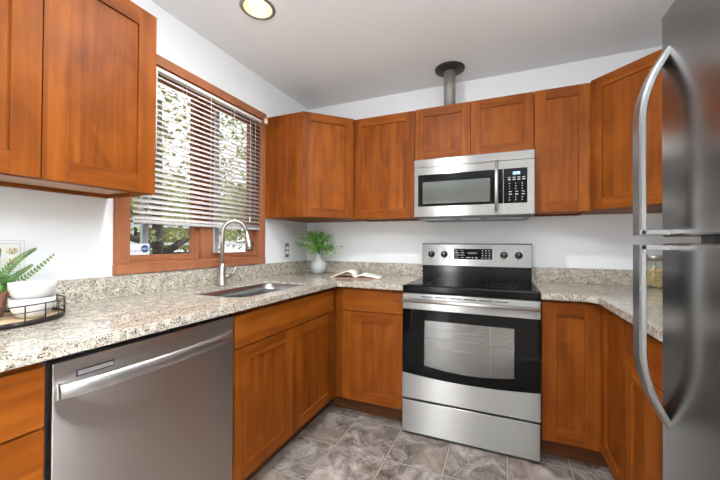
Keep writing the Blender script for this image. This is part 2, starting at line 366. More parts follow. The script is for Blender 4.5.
# blind
bl = thing('venetian_blind', 'off-white venetian blind with open slats lowered over the window', 'blind', (XL-.004, 0, 0))
SLAT = plain('blind_slat', (.62, .585, .56), .45); BY0, BY1 = 1.018, 1.918
MB().box(-.014, .022, BY0-.003, BY1+.003, 2.068, 2.086, .003).obj('head_rail', SLAT, bl)
MB().box(-.012, .016, BY0, BY1, 1.262, 1.278, .003).obj('bottom_rail', plain('blind_rail_grey', (.50, .50, .50), .5), bl)
NS = 27; zs = [1.293+i*(2.045-1.293)/(NS-1) for i in range(NS)]
sm = None
for i, z in enumerate(zs):
    y0 = BY0+random.uniform(0, .004); tl = math.radians(37 if i > 5 else 36)+random.uniform(-.03, .03)
    m = MB(); P = []
    for k in range(7):
        q = (k/6-.5)*.036; cz_ = .0022*(1-(q/.017)**2)
        xx = q*math.cos(tl)-cz_*0; zz = -q*math.sin(tl)+cz_
        P.append([(xx, y0, zz), (xx, (y0+BY1)/2, zz-.0006), (xx, BY1, zz)])
    m.grid(P)
    o = m.obj('slat', SLAT, bl); o.location = (0.002, 0, z); so_ = o.modifiers.new('s', 'SOLIDIFY'); so_.thickness = .0008
for y in (1.09, 1.30, 1.47, 1.66, 1.86):
    m = MB(); m.tube([(.018, y, 1.27), (.018, y, 2.07)], .0013, 5); m.tube([(-.013, y, 1.27), (-.013, y, 2.07)], .0013, 5)
    m.obj('ladder_cord', WHITEP, bl)
m = MB(); m.tube([(.026, 1.80, 2.07), (.028, 1.80, 1.35)], .0014, 6); m.lathe([(0, 1.31), (.006, 1.315), (.003, 1.35), (0, 1.352)], 10, .028, 1.80); m.obj('lift_cord', WHITEP, bl)
m = MB(); m.tube([(.028, 1.12, 2.065), (.03, 1.12, 1.62)], .003, 6); m.obj('tilt_wand', plain('clear_wand', (.8, .8, .78), .3), bl)
m = MB(); m.box(.0, .012, -.012, .012, -.02, .02, .002); m.box(.004, .02, -.004, .004, -.008, .012, .001)
br = m.obj('curtain_bracket', WHITEP); br.location = (XL+.0205, 1.955, 2.09); tag(br, 'small white bracket on the upper right window casing', 'bracket')

# ------------------------------------------------------------------ cabinet parts (local: x along the front, -y outward, z up)
def door_mesh(w, h, rail=.068, t=DT, mid=False):
    m = MB(); r = rail; d = .009
    # stiles (vertical grain), rails (horizontal grain) and sunk panel, one mesh
    m.box(0, r, -t, 0, 0, h, .0018, 2, 0); m.box(w-r, w, -t, 0, 0, h, .0018, 2, 0)
    m.box(r-.0004, w-r+.0004, -t+.0003, 0, h-r, h, .0015, 2, 1); m.box(r-.0004, w-r+.0004, -t+.0003, 0, 0, r, .0015, 2, 1)
    m.box(r-.002, w-r+.002, -t+d, -.002, r-.002, h-r+.002, 0, 2, 0)
    # small sloped bead round the panel
    e = .004; y1 = -t+d-.0002
    m.quad((r, -t+.004, r), (w-r, -t+.004, r), (w-r-e, y1, r+e), (r+e, y1, r+e), mi=1)
    return m
def put_door(root, x, z, w, h, name='door', rail=.068, hinge=None):
    g = .0015
    o = door_mesh(w-2*g, h-2*g, rail).obj(name, [WOOD, WOODH], root, recalc=False); o.location = (x+g, 0, z+g); return o
def put_slab(root, x, z, w, h, name='drawer'):
    g = .0015
    o = MB().box(0, w-2*g, -DT, 0, 0, h-2*g, .0022).obj(name, WOODH, root); o.location = (x+g, 0, z+g); return o
def box_cab(name, label, cat, loc, rz, w, d, z0, z1, toe=False, under=True, group=None, skip_side=None):
    root = thing(name, label, cat, (loc[0], loc[1], 0), rz, group)
    m = MB(); zb = z0 if not toe else Z0
    m.box(0, w, .0005, d, zb, z1, .001)
    if not toe and under:   # recessed underside
        m2 = MB(); m2.box(.0, w, .0005, d, z0+.018, z1, .0005); m2.box(0, .018, .0005, d, z0, z0+.018); m2.box(w-.018, w, .0005, d, z0, z0+.018); m2.box(.018, w-.018, .0005, .02, z0, z0+.018)
        m2.box(.018, w-.018, d-.03, d, z0, z0+.018); m = m2
    m.obj('body', WOOD, root)
    if not toe and under: MB().box(.02, w-.02, .022, d-.032, z0+.0145, z0+.0175).obj('underside', UNDER, root)
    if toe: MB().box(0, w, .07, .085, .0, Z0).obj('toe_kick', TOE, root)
    return root
DU = .335-DT   # wall cabinet depth behind doors
U0_, U1_ = 1.357, 2.125
# left wall cabinet (two doors)
LW0, LW1 = .181, .912
r = box_cab('wall_cabinet', 'large cherry wall cabinet with two doors left of the window', 'cabinet', (-1.353-DT, LW0), PI/2, LW1-LW0, XL+1.353+DT and (-1.353-DT-XL-.001), 1.366, 2.12)
put_door(r, 0, 1.366, (LW1-LW0)/2, 2.12-1.366, rail=.070); put_door(r, (LW1-LW0)/2, 1.366, (LW1-LW0)/2, 2.12-1.366, rail=.070)
m = MB(); m.lathe([(0, 1.357), (.006, 1.357), (.007, 1.362), (.007, 1.381), (0, 1.381)], 14, .33, .29); m.obj('cable_clip', WHITEP, r)
# left corner wall cabinet
A = (-1.349, 1.975); B = (-1.063, 2.258)
def corner_cab(label, P0, P1, poly, rz, z0, z1):
    root = thing('corner_wall_cabinet', label, 'cabinet', (P0[0], P0[1], 0), rz)
    L = (Vector(P1)-Vector(P0)).length
    MB().prism(local(root, poly), z0, z1, .0008).obj('body', WOOD, root)
    put_door(root, .004, z0, L-.008, z1-z0, rail=.062)
    return root, L
ang = math.atan2(B[1]-A[1], B[0]-A[0])
corner_cab('cherry corner wall cabinet set diagonally right of the window', A, B, [(XL+.001, A[1]), (A[0]-.008, A[1]), A, B, (B[0], B[1]+.008), (B[0], YB-.001), (XL+.001, YB-.001)], ang, U0_, U1_)
def back_cab(label, x0, x1, z0, z1, doors):
    root = box_cab('wall_cabinet', label, 'cabinet', (x0, 2.258+DT), 0, x1-x0, YB-2.258-DT-.001, z0, z1)
    wd = (x1-x0)/doors
    for i in range(doors): put_door(root, i*wd, z0, wd, z1-z0, rail=.062 if doors == 1 else .058)
    return root
back_cab('cherry wall cabinet with one wide door just left of the microwave', -1.060, -.577, U0_-.004, U1_, 1)
back_cab('short two-door cherry wall cabinet above the microwave', -.575, .187, 1.757, U1_+.003, 2)
back_cab('narrow single-door cherry wall cabinet just right of the microwave', .189, .490, 1.363, U1_+.004, 1)
A2 = (.493, 2.258); B2 = (.777, 1.975)
ang2 = math.atan2(B2[1]-A2[1], B2[0]-A2[0])
corner_cab('light cherry corner wall cabinet set diagonally beside the refrigerator', A2, B2, [(A2[0], YB-.001), (A2[0], A2[1]+.008), A2, B2, (B2[0]+.008, B2[1]), (XR-.001, B2[1]), (XR-.001, YB-.001)], ang2, 1.368, 2.13)

# base cabinets
CT = ZT-.034   # underside of stone
bz1 = CT-.001
def base(name, label, loc, rz, w, d):
    return box_cab(name, label, 'cabinet', loc, rz, w, d, 0, bz1, toe=True)
dl = CL-DT-XL-.001
r = base('base_cabinet', 'cherry drawer cabinet at the left edge beside the dishwasher', (CL-DT, -.10), PI/2, .54, dl)
put_slab(r, 0, .703, .54, .152); put_slab(r, 0, .408, .54, .292); put_slab(r, 0, .113, .54, .292)
# sink cabinet: hollow carcass so that the bowl has room
root = thing('sink_cabinet', 'cherry sink base cabinet with a false drawer front and two doors', 'cabinet', (CL-DT, 1.061, 0), PI/2)
m = MB(); W_ = .868
m.box(0, .018, .0005, dl, Z0, bz1); m.box(W_-.018, W_, .0005, dl, Z0, bz1); m.box(.018, W_-.018, .0005, dl, Z0, Z0+.018); m.box(.018, W_-.018, dl-.01, dl, Z0, .6); m.box(.018, W_-.018, .0005, .018, Z0, bz1)
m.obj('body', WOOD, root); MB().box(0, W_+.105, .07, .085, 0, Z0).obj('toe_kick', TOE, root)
put_slab(root, 0, .706, W_, .146, 'false_drawer_front'); put_door(root, 0, .115, .420, .588, rail=.062); put_door(root, .420, .115, W_-.420, .588, rail=.062)
# corner filler and the cabinet left of the range
fl = MB(); fl.prism([(CL-DT, CB-.034), (CL-.002, CB-.034), (CL-.002, CB+.012), (-1.002, CB+.012), (-1.002, CB+DT+.01), (CL-DT, CB+DT+.01)], Z0, bz1, .001)
o = fl.obj('corner_filler', WOOD); tag(o, 'narrow cherry filler strip in the inner corner of the base cabinets', 'filler')
r = base('base_cabinet', 'cherry base cabinet with one drawer over one door left of the range', (-1.000, CB+DT), 0, .430, .58)
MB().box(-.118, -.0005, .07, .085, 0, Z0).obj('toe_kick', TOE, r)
put_slab(r, .0, .716, .430, .138); put_door(r, 0, .118, .430, .595, rail=.062)
# corner cabinet right of the range with a folding two-leaf door
root = thing('corner_base_cabinet', 'cherry corner base cabinet with a two-leaf folding door right of the range', 'cabinet', (.199, CB+DT, 0), 0)
pts = [(.199, YB-.001), (.199, CB+DT+.0005), (CR+DT+.0005, CB+DT+.0005), (CR+DT+.0005, 1.622), (XR-.001, 1.622), (XR-.001, YB-.001)]
MB().prism(local(root, pts), Z0, bz1, .0008).obj('body', WOOD, root)
pts = [(.199, CB+.10), (.199, CB+.085), (CR+.085, CB+.085), (CR+.085, 1.622), (CR+.10, 1.622), (CR+.10, CB+.10)]
MB().prism(local(root, pts), 0, Z0, 0).obj('toe_kick', TOE, root)
put_door(root, 0, .118, CR-.199+.001, bz1-.012-.118, rail=.070)
o = door_mesh(.322, bz1-.012-.121, .062).obj('door', [WOOD, WOODH], root, recalc=False); o.rotation_euler = (0, 0, -PI/2); o.location = (CR+DT-.199, CB-.004-(CB+DT)+.003, .118+.0015)
r = base('base_cabinet', 'cherry base cabinet with drawer over door half hidden by the refrigerator handle', (CR+DT, 1.619), -PI/2, .60, XR-CR-DT-.001)
put_slab(r, 0, .706, .60, .150); put_door(r, 0, .118, .60, .585, rail=.062)

# ------------------------------------------------------------------ stone worktops
EX, EYB = CL+.024, CB-.024
SX0, SX1, SY0, SY1 = -1.470, -1.122, 1.160, 1.765; SR = .075
def rrect(x0, x1, y0, y1, r, n=7):
    out = []
    for cx, cy, a0 in ((x1-r, y1-r, 0), (x0+r, y1-r, PI/2), (x0+r, y0+r, PI), (x1-r, y0+r, 1.5*PI)):
        for k in range(n): a = a0+PI/2*k/(n-1); out.append((cx+r*math.cos(a), cy+r*math.sin(a)))
    return out
top = thing('granite_countertop', 'speckled beige granite worktop wrapping the corner under the window', 'countertop', (XL, YB, 0))
def holed(poly_outer, hole, z0, z1):
    m = MB(); t = m.bm
    O = [t.verts.new((x, y, z1)) for x, y in poly_outer]; H = [t.verts.new((x, y, z1)) for x, y in hole]
    es = [t.edges.new((O[i], O[(i+1) % len(O)])) for i in range(len(O))]+[t.edges.new((H[i], H[(i+1) % len(H)])) for i in range(len(H))]
    bmesh.ops.triangle_fill(t, use_beauty=True, use_dissolve=False, edges=es)
    r_ = bmesh.ops.extrude_face_region(t, geom=list(t.faces))
    for v in r_['geom']:
        if isinstance(v, bmesh.types.BMVert): v.co.z = z0
    return m
outer = [(XL+.001, -.10), (EX, -.10), (EX, EYB), (-.569, EYB), (-.569, YB-.001), (XL+.001, YB-.001)]
m = holed(local(top, outer), local(top, rrect(SX0, SX1, SY0, SY1, SR)), CT, ZT)
o = m.obj('slab', GRAN, top); bv = o.modifiers.new('b', 'BEVEL'); bv.width = .003; bv.segments = 2; bv.limit_method = 'ANGLE'; bv.angle_limit = 1.0
ZS = 1.006
MB().prism(local(top, [(XL+.001, -.10), (XL+.021, -.10), (XL+.021, YB-.021), (-.569, YB-.021), (-.569, YB-.001), (XL+.001, YB-.001)]), ZT+.0003, ZS, .0015).obj('backsplash', GRAN, top)
top = thing('granite_countertop', 'speckled beige granite worktop right of the range, running behind the refrigerator', 'countertop', (XR, YB, 0))
m = MB(); m.prism(local(top, [(.196, YB-.001), (.196, EYB), (CR-.060, EYB), (CR-.024, EYB-.036), (CR-.024, 1.02), (XR-.001, 1.02), (XR-.001, YB-.001)]), CT, ZT, 0)
o = m.obj('slab', GRAN, top); bv = o.modifiers.new('b', 'BEVEL'); bv.width = .003; bv.segments = 2; bv.limit_method = 'ANGLE'; bv.angle_limit = .6
MB().prism(local(top, [(.196, YB-.001), (.196, YB-.021), (XR-.021, YB-.021), (XR-.021, 1.02), (XR-.001, 1.02), (XR-.001, YB-.001)]), ZT+.0003, ZS, .0015).obj('backsplash', GRAN, top)

# ------------------------------------------------------------------ sink and faucet
sk = thing('kitchen_sink', 'undermounted stainless steel sink bowl below the window', 'sink', ((SX0+SX1)/2, (SY0+SY1)/2, 0))
cx, cy = (SX0+SX1)/2, (SY0+SY1)/2
def ring(g, z, r): return [(x-cx, y-cy, z) for x, y in rrect(SX0-g, SX1+g, SY0-g, SY1+g, r)]
m = MB(); t = m.bm
levels = [(-.0008, ZT-.012, SR), (-.0012, CT-.02, SR), (-.004, CT-.15, SR), (-.012, CT-.175, SR-.004), (-.035, CT-.185, SR-.02)]
R_ = [[t.verts.new(p) for p in ring(*l_)] for l_ in levels]
for P, Q in zip(R_, R_[1:]):
    for k in range(len(P)): t.faces.new((P[k], P[(k+1) % len(P)], Q[(k+1) % len(P)], Q[k])).smooth = True
t.faces.new(R_[-1]); o = m.obj('bowl', SINKM, sk, recalc=True); so_ = o.modifiers.new('s', 'SOLIDIFY'); so_.thickness = .0015; so_.offset = 1
m = MB(); m.lathe([(0, CT-.1835), (.02, CT-.183), (.022, CT-.179), (.045, CT-.180), (.046, CT-.184)], 24, 0, .02); m.obj('drain', NICKEL, sk)
FX, FY = -1.558, 1.462
fa = thing('kitchen_faucet', 'tall brushed nickel gooseneck faucet behind the sink', 'faucet', (FX, FY, ZT+.0004), math.radians(50))
m = MB(); m.lathe([(0, 0), (.027, 0), (.028, .006), (.0235, .014), (.0215, .06), (.018, .11), (.0145, .135), (0, .136)], 24); m.obj('base', NICKEL, fa)
pts = [(0, 0, .13), (0, 0, .30)]; RR = .067
for k in range(1, 14): a = PI*k/14*1.03; pts.append((RR-RR*math.cos(a), 0, .322+RR*1.05*math.sin(a)))
m = MB(); m.tube(pts, .0115, 14); m.obj('spout', NICKEL, fa)
e = Vector(pts[-1]); d = (Vector(pts[-1])-Vector(pts[-2])).normalized()
m = MB(); d2 = Vector((.24, 0, -1)).normalized(); m.tube([e, e+d2*.03, e+d2*.035, e+d2*.095, e+d2*.115], [.013, .014, .0165, .0185, .021], 16); sh = m.obj('spray_head', NICKEL, fa)
q = e+d2*.115; m = MB(); m.tube([q, q+d2*.008], [.0175, .016], 16); m.obj('nozzle', BLACKP, sh)
m = MB(); q = e+d2*.06; m.tube([q+Vector((.014, 0, 0)), q+Vector((.021, 0, -.002)), q+d2*.035+Vector((.022, 0, 0))], [.004, .005, .004], 8); m.obj('spray_button', BLACKP, sh)
hd = MB(); ca, sa_ = math.cos(math.radians(-9)), math.sin(math.radians(-9))
dv = Vector((ca, sa_, 0)); hd.tube([dv*.012+Vector((0, 0, .055)), dv*.045+Vector((0, 0, .055))], [.0125, .0125], 14)
hd.tube([dv*.040+Vector((0, 0, .058)), dv*.062+Vector((0, 0, .075)), dv*.078+Vector((0, 0, .115))], [.010, .007, .005], 10); hd.obj('lever', NICKEL, fa)

# ------------------------------------------------------------------ dishwasher
dw = thing('dishwasher', 'stainless steel dishwasher with a curved bar handle under the worktop', 'dishwasher', (CL, .444, 0), PI/2)
DWW = .612
MB().box(.001, DWW, .03, .60, .02, CT-.004).obj('tub_casing', BLACKP, dw)
MB().box(.009, DWW-.004, 0, .029, .112, .853, .004, 3).obj('door_panel', STEELD, dw)
MB().box(.004, DWW-.002, .06, .075, .0, .105).obj('kick_panel', BLACKP, dw)
P = []; N = 25
m = MB()
for k in range(N):
    t_ = k/(N-1); x = .022+(.572)*t_; dpt = -.003-.045*(1-(2*t_-1)**2)**.8; zc_ = .778+.004*math.sin(PI*t_)
    h = .021
    P.append([(x, dpt, zc_-h), (x, dpt-.006, zc_-h*.6), (x, dpt-.008, zc_), (x, dpt-.006, zc_+h*.6), (x, dpt, zc_+h), (x, dpt+.006, zc_+h*.9), (x, dpt+.006, zc_-h*.9), (x, dpt, zc_-h)])
m.grid(P)
for xx in (.018, .576): m.box(xx, xx+.016, -.006, .001, .757, .800, .002)
m.obj('handle', plain('dishwasher_handle_metal', (.46, .45, .44), .38, 1), dw)
m = MB(); m.box(.058, .150, -.0012, .001, .803, .821, .0005); o = m.obj('badge', DARKG, dw)
MB().box(.061, .147, -.0018, -.001, .806, .818, .0003).obj('badge_plate', plain('badge_silver', (.55, .56, .58), .35, .8), o)

# ------------------------------------------------------------------ range
RX0, RX1, RY = -.563, .192, 1.924; RW = RX1-RX0
rg = thing('electric_range', 'stainless steel electric range with black glass cooktop', 'stove', (RX0, RY, 0))
MB().box(.003, RW-.003, .028, .635, .02, .868).obj('body', plain('range_side', (.05, .05, .05), .4), rg)
for x in (.05, RW-.05):
    for y in (.06, .58): MB().lathe([(0, 0), (.018, 0), (.015, .02), (0, .021)], 12, x, y).obj('foot', BLACKP, rg)
MB().box(0, RW, -.002, .56, .869, .913, .010, 4).obj('cooktop', RIM, rg)
ck = MB().box(.018, RW-.018, .022, .545, .9132, .9152, .0008).obj('cooktop_glass', BLACKG, rg)
BURN = plain('burner_marking', (.035, .035, .037), .3)
for bx, by, rr in ((.19, .15, .105), (.56, .15, .085), (.19, .41, .078), (.57, .40, .105)):
    m = MB()
    for q in (rr, rr*.62): m.lathe([(q-.0015, .9154), (q+.0015, .9154)], 48, bx, by)
    m.obj('burner', BURN, ck, recalc=False)
# drawer
m = MB(); m.box(.0, RW, 0, .028, .020, .213, .004, 3); m.obj('drawer', STEEL, rg)
# oven door: steel band, black glass, lower steel band, window
dr = MB().box(0, RW, .004, .028, .226, .863, .003).obj('oven_door', BLACKP, rg)
MB().box(0, RW, -.003, .004, .768, .863, .003, 3).obj('door_band', STEEL, dr)
N = 33
def arc(x, z_edge, sag, x0=0., x1=1.): t_ = (x-x0)/(x1-x0); return z_edge-sag*(1-(2*t_-1)**2)
m = MB(); t = m.bm
def fill_band(m, lower, upper, y0, y1, n=N, x0=0, x1=RW):
    t = m.bm; rows = []
    for k in range(n):
        x = x0+(x1-x0)*k/(n-1); rows.append([t.verts.new((x, y, z)) for y, z in ((y0, lower(x)), (y0, upper(x)), (y1, upper(x)), (y1, lower(x)))])
    for a, b in zip(rows, rows[1:]):
        for j in range(4): t.faces.new((a[j], a[(j+1) % 4], b[(j+1) % 4], b[j]))
    t.faces.new(rows[0]); t.faces.new(rows[-1][::-1])
lowc = lambda x: .379-.020*(1-(2*x/RW-1)**2)
fill_band(m, lambda x: .228, lambda x: lowc(x), -.003, .004); m.obj('door_band', STEEL, dr)
# black glass around the window opening
wx0, wx1, wzt = .136, .628, .706
wlow = lambda x: .436-.022*(1-(2*(x-wx0)/(wx1-wx0)-1)**2)
m = MB()
fill_band(m, lambda x: lowc(x)+.0005, lambda x: .7675, -.002, .004, 9, 0, wx0); fill_band(m, lambda x: lowc(x)+.0005, lambda x: .7675, -.002, .004, 9, wx1, RW)
fill_band(m, lambda x: wzt, lambda x: .7675, -.002, .004, 5, wx0, wx1); fill_band(m, lambda x: lowc(x)+.0005, wlow, -.002, .004, 21, wx0, wx1)
m.obj('door_glass', BLACKG, dr)
m = MB(); fill_band(m, wlow, lambda x: wzt, -.0015, -.0005, 21, wx0, wx1); m.obj('oven_window', OVENG, dr)
m = MB(); fill_band(m, wlow, lambda x: wzt, .0010, .0035, 21, wx0, wx1); m.obj('inner_pane', plain('oven_interior', (.10, .095, .085), .45), dr)
m = MB()
for z in (.652, .605, .545): m.tube([(wx0+.02, -.0001, z), (wx1-.01, -.0001, z)], .0012, 5)
m.tube([(wx0+.37, -.0001, .44), (wx0+.37, -.0001, .70)], .001, 5)
m.obj('oven_rack', HANDLE, dr)
m = MB(); hz = .826
m.tube([(.010, -.045, hz), (RW-.010, -.045, hz)], .0105, 16)
for x in (.022, RW-.022): m.box(x-.010, x+.010, -.045, -.001, hz-.008, hz+.008, .003)
m.obj('handle', HANDLE, dr)
m = MB()
for k in range(6): m.box(.115+k*.083, .115+k*.083+.068, -.0042, -.0025, .845, .850)
m.obj('vent_slots', DARKG, dr)
# backguard
m = MB(); m.box(.002, RW-.002, .530, .640, .9135, 1.010, .002); m.obj('backguard', plain('backguard_black', (.005, .006, .006), .12, 0, .2), rg)
gd = MB(); gd.box(0, RW, 0, .10, 0, .163, .004, 3); pn = gd.obj('control_panel', STEEL, rg); pn.location = (0, .527, 1.004); pn.rotation_euler = (math.radians(-3), 0, 0)
MB().box(-.001, RW+.001, -.003, .10, .158, .166, .002).obj('top_trim', BLACKP, pn)
for k, x in enumerate((.070, .166, .579, .673)):
    m = MB(); m.lathe([(0, 0), (.0255, 0), (.0255, .004), (.021, .008), (.019, .024), (.016, .028), (0, .028)], 24); m.box(-.0035, .0035, -.019, .019, .0265, .033, .001)
    m.xf(Matrix.Translation((x, -.001, .085)) @ Matrix.Rotation(PI/2, 4, 'X')); kn = m.obj('knob', BLACKP, pn)
    m = MB(); m.box(x-.0012, x+.0012, -.0335-.001, -.0335, .087, .102); m.obj('pointer', GREYP, kn)
    for dx, dz in ((-.037, .030), (.037, .030), (0, .040), (0, -.036), (-.037, -.012)) if k in (0, 3) else ((0, .040), (.0, -.036)): MB().box(x+dx-.004, x+dx+.004, -.0007, .0005, .085+dz-.002, .085+dz+.002).obj('knob_marking', DARKG, pn)
dsp = MB().box(.236, .502, -.002, .001, .051, .127, .001).obj('display', BLACKG, pn)
m = MB()
for i in range(3):
    for j in range(4): m.box(.432+i*.023, .442+i*.023, -.0026, -.0018, .060+j*.017, .064+j*.017)
for j, (n_, w2) in enumerate(((3, .022), (2, .03), (2, .026), (2, .02))):
    for i in range(n_): m.box(.248+i*.036, .248+i*.036+w2, -.0026, -.0018, .062+j*.017, .065+j*.017)
for i in range(3): m.box(.335+i*.026, .350+i*.026, -.0026, -.0018, .060, .066)
m.obj('key_marking', GREYP, dsp)
m = MB(); m.box(.335, .400, -.0026, -.0018, .090, .104); m.obj('clock_window', plain('clock_dark', (.03, .05, .06), .2), dsp)
m = MB(); m.box(.335, .405, -.0008, .0005, .031, .036); m.obj('maker_badge', plain('badge_text', (.25, .24, .23), .5), pn)

# ------------------------------------------------------------------ microwave
MX0, MX1, MY, MZ0, MZ1 = -.562, .186, 2.19, 1.352, 1.744
mw = thing('microwave_oven', 'stainless steel over-the-range microwave with black glass door', 'microwave', (MX0, MY, MZ0)); MWW, MH = MX1-MX0, MZ1-MZ0
MB().box(.001, MWW-.001, .032, YB-MY-.001, .004, MH+.010).obj('body', plain('microwave_case', (.16, .16, .16), .4, .5), mw)
MB().box(0, MWW, .0, .031, MH-.052, MH, .003).obj('vent_strip', STEEL, mw)
DWX = .571
md = MB().box(0, DWX, 0, .031, 0, MH-.054, .003).obj('door', STEEL, mw)
cp = MB().box(DWX+.002, MWW, 0, .031, 0, MH-.054, .003).obj('control_section', STEEL, mw)
MB().box(.028, DWX-.001, -.002, .001, .070, .287, .002).obj('door_glass', BLACKG, md)
MB().box(.060, .494, -.0036, -.0022, .086, .236, .0004).obj('window', plain('microwave_window', (.075, .085, .075), .08, .15, .8), md)
m = MB(); m.tube([(.532, -.042, .022), (.532, -.042, .335)], .0105, 14)
for z in (.035, .322): m.tube([(.532, -.042, z), (.532, 0, z)], .008, 10)
m.obj('handle', HANDLE, md)
kp = MB().box(DWX+.003, .708, -.002, .001, .070, .287, .002).obj('keypad', BLACKG, cp)
MB().box(.625, .668, -.0028, -.0018, .246, .266).obj('clock', plain('clock_lit', (.01, .02, .05), .3, 0, .5, (.25, .55, 1), .55), kp)
textobj('clock_digits', '8:12', .02, plain('digits', (.5, .8, 1), .4, 0, .5, (.5, .85, 1), 1.6), kp, Matrix.Translation((.648, -.0031, .255)) @ faceY)
m = MB(); 
for j, z in enumerate((.228, .214, .190, .174, .158, .140, .122, .104, .088)):
    for i in range(4 if j < 2 else 3):
        x = .598+i*.027 if j < 2 else .604+i*.036
        wd = .016 if j in (0, 1, 5, 6) else .006
        m.box(x, x+wd, -.0026, -.0018, z, z+(.006 if j in (1, 6) else .004))
m.obj('key_marking', GREYP, kp)
un = MB(); un.box(.02, MWW-.02, .015, .36, -.016, .003, .004)
un = un.obj('underside', plain('microwave_under', (.045, .045, .045), .35, .6), mw)
MB().box(.05, .26, .03, .15, -.019, -.0155, .001).obj('grease_filter', plain('filter_mesh', (.34, .34, .34), .35, .8), un)
MB().box(.47, .68, .03, .15, -.019, -.0155, .001).obj('grease_filter', plain('filter_mesh_b', (.34, .34, .34), .35, .8), un)
MB().box(.31, .43, .04, .12, -.018, -.0155, .001).obj('lamp_lens', plain('lens', (.75, .72, .65), .3), un)

# ------------------------------------------------------------------ refrigerator
FX0, FYF, FYN = .337, .935, .175
fr = thing('refrigerator', 'tall stainless steel top-freezer refrigerator at the right edge', 'refrigerator', (FX0, FYF, 0), -PI/2); FW = FYF-FYN
MB().box(.004, FW-.004, .066, .70, .03, 1.675, .004).obj('body', plain('fridge_side', (.10, .10, .10), .4, .3), fr)
for x in (.06, FW-.06):
    for y in (.12, .62): MB().lathe([(0, 0), (.022, 0), (.018, .03), (0, .031)], 12, x, y).obj('foot', BLACKP, fr)
MB().box(.01, FW-.01, .03, .065, .03, .085).obj('kick_grille', BLACKP, fr)
def fdoor(z0, z1, name):
    m = MB(); m.box(0, FW, 0, .060, z0, z1, .009, 4); return m.obj(name, STEELF, fr, smooth=False)
fd = fdoor(1.1835, 1.686, 'freezer_door'); rd = fdoor(.095, 1.169, 'refrigerator_door')
for d_, z in ((fd, 1.186), (rd, 1.165)):
    pass
m = MB(); m.box(.0675, FW-.12, .0605, .068, 1.150, 1.20); m.obj('gasket', plain('gasket', (.05, .055, .06), .5), fr)
m = MB(); m.box(.20, .28, .030, .0605, 1.1705, 1.182, .001); m.lathe([(0, 1.169), (.007, 1.169), (.007, 1.1835), (0, 1.1835)], 10, .22, .03); m.obj('middle_hinge', plain('hinge_black', (.03, .035, .035), .35), fr)
def sweep(path, y0, y1, th_):
    # flat bowed strip; path = (depth, z) list, strip spans x0..x1
    m = MB(); t = m.bm; rows = []
    n = len(path)
    for i, (dd, z) in enumerate(path):
        a = Vector(path[max(i-1, 0)]); b = Vector(path[min(i+1, n-1)]); d = (b-a).normalized(); nr = Vector((d.y, -d.x))
        if nr.x < 0: nr = -nr
        o1 = Vector((dd, z)); o2 = o1-nr*th_
        e = .0035
        sec = [(y0+e, o1), (y1-e, o1), (y1, o1-nr*e), (y1, o2+nr*e*.6), (y1-e, o2), (y0+e, o2), (y0, o2+nr*e*.6), (y0, o1-nr*e)]
        rows.append([t.verts.new((x, -p.x, p.y)) for x, p in sec])
    for a, b in zip(rows, rows[1:]):
        for j in range(8): f_ = t.faces.new((a[j], a[(j+1) % 8], b[(j+1) % 8], b[j])); f_.smooth = False
    t.faces.new(rows[0]); t.faces.new(rows[-1][::-1]); return m
HD = .052
def bow(zend, zfull, dirn):
    return [(HD*(1-(1-k/14)**2.0)+.001, zend+(zfull-zend)*(k/14)) for k in range(15)]
p = bow(1.600, 1.440, -1)+[(HD+.001, 1.36), (HD+.001, 1.28), (HD+.001, 1.187)]
m = sweep(p, -.002, .043, .013); m.box(.010, .043, -HD, .001, 1.187, 1.199, .002); m.obj('handle', HANDLEF, fd)
p = bow(.766, .935, 1)+[(HD+.001, 1.0), (HD+.001, 1.08), (HD+.001, 1.166)]
m = sweep(p, -.002, .043, .013); m.box(.010, .043, -HD, .001, 1.154, 1.166, .002); m.obj('handle', HANDLEF, rd)

# ------------------------------------------------------------------ ceiling lamp and vent pipe
lp = thing('recessed_light', 'round recessed downlight glowing warm in the ceiling above the sink', 'ceiling light', (LX, LY, ZC))
MB().lathe([(.073, .001), (.073, -.003), (.090, -.003), (.092, 0), (.090, .001)], 40).obj('trim_ring', plain('light_ring', (.30, .27, .24), .4, .6), lp)
m = MB(); m.lathe([(.073, -.001), (.070, .03), (.062, .075), (.054, .09)], 40); m.obj('reflector', plain('light_baffle', (.85, .70, .48), .35), lp)
m = MB(); m.lathe([(0, .052), (.022, .054), (.036, .062), (.042, .075), (.038, .09), (0, .095)], 28); m.obj('bulb', plain('bulb_glow', (1, .9, .75), .5, 0, .5, (1, .86, .62), 6), lp)
m = MB(); m.lathe([(0, .11), (.075, .11), (.075, .10), (.056, .09)], 24); m.obj('housing', WHITEP, lp)
l = bpy.data.lights.new('downlight', 'SPOT'); l.energy = 10; l.color = (1, .92, .80); l.spot_size = math.radians(126); l.spot_blend = .3; l.shadow_soft_size = .03
o = bpy.data.objects.new('downlight', l); o.location = (0, 0, .008); o.parent = lp; COL.objects.link(o)
vp = thing('vent_pipe', 'dull metal vent pipe with a round flange between microwave cabinet and ceiling', 'pipe', (-.345, 2.345, 2.129))
MB().lathe([(0, 0), (.040, 0), (.040, .286), (0, .286)], 28).obj('pipe', PIPE, vp)
MB().lathe([(.0405, .2905), (.105, .2905), (.103, .283), (.094, .279), (.050, .276), (.0405, .268)], 36).obj('flange', FLANGE, vp)

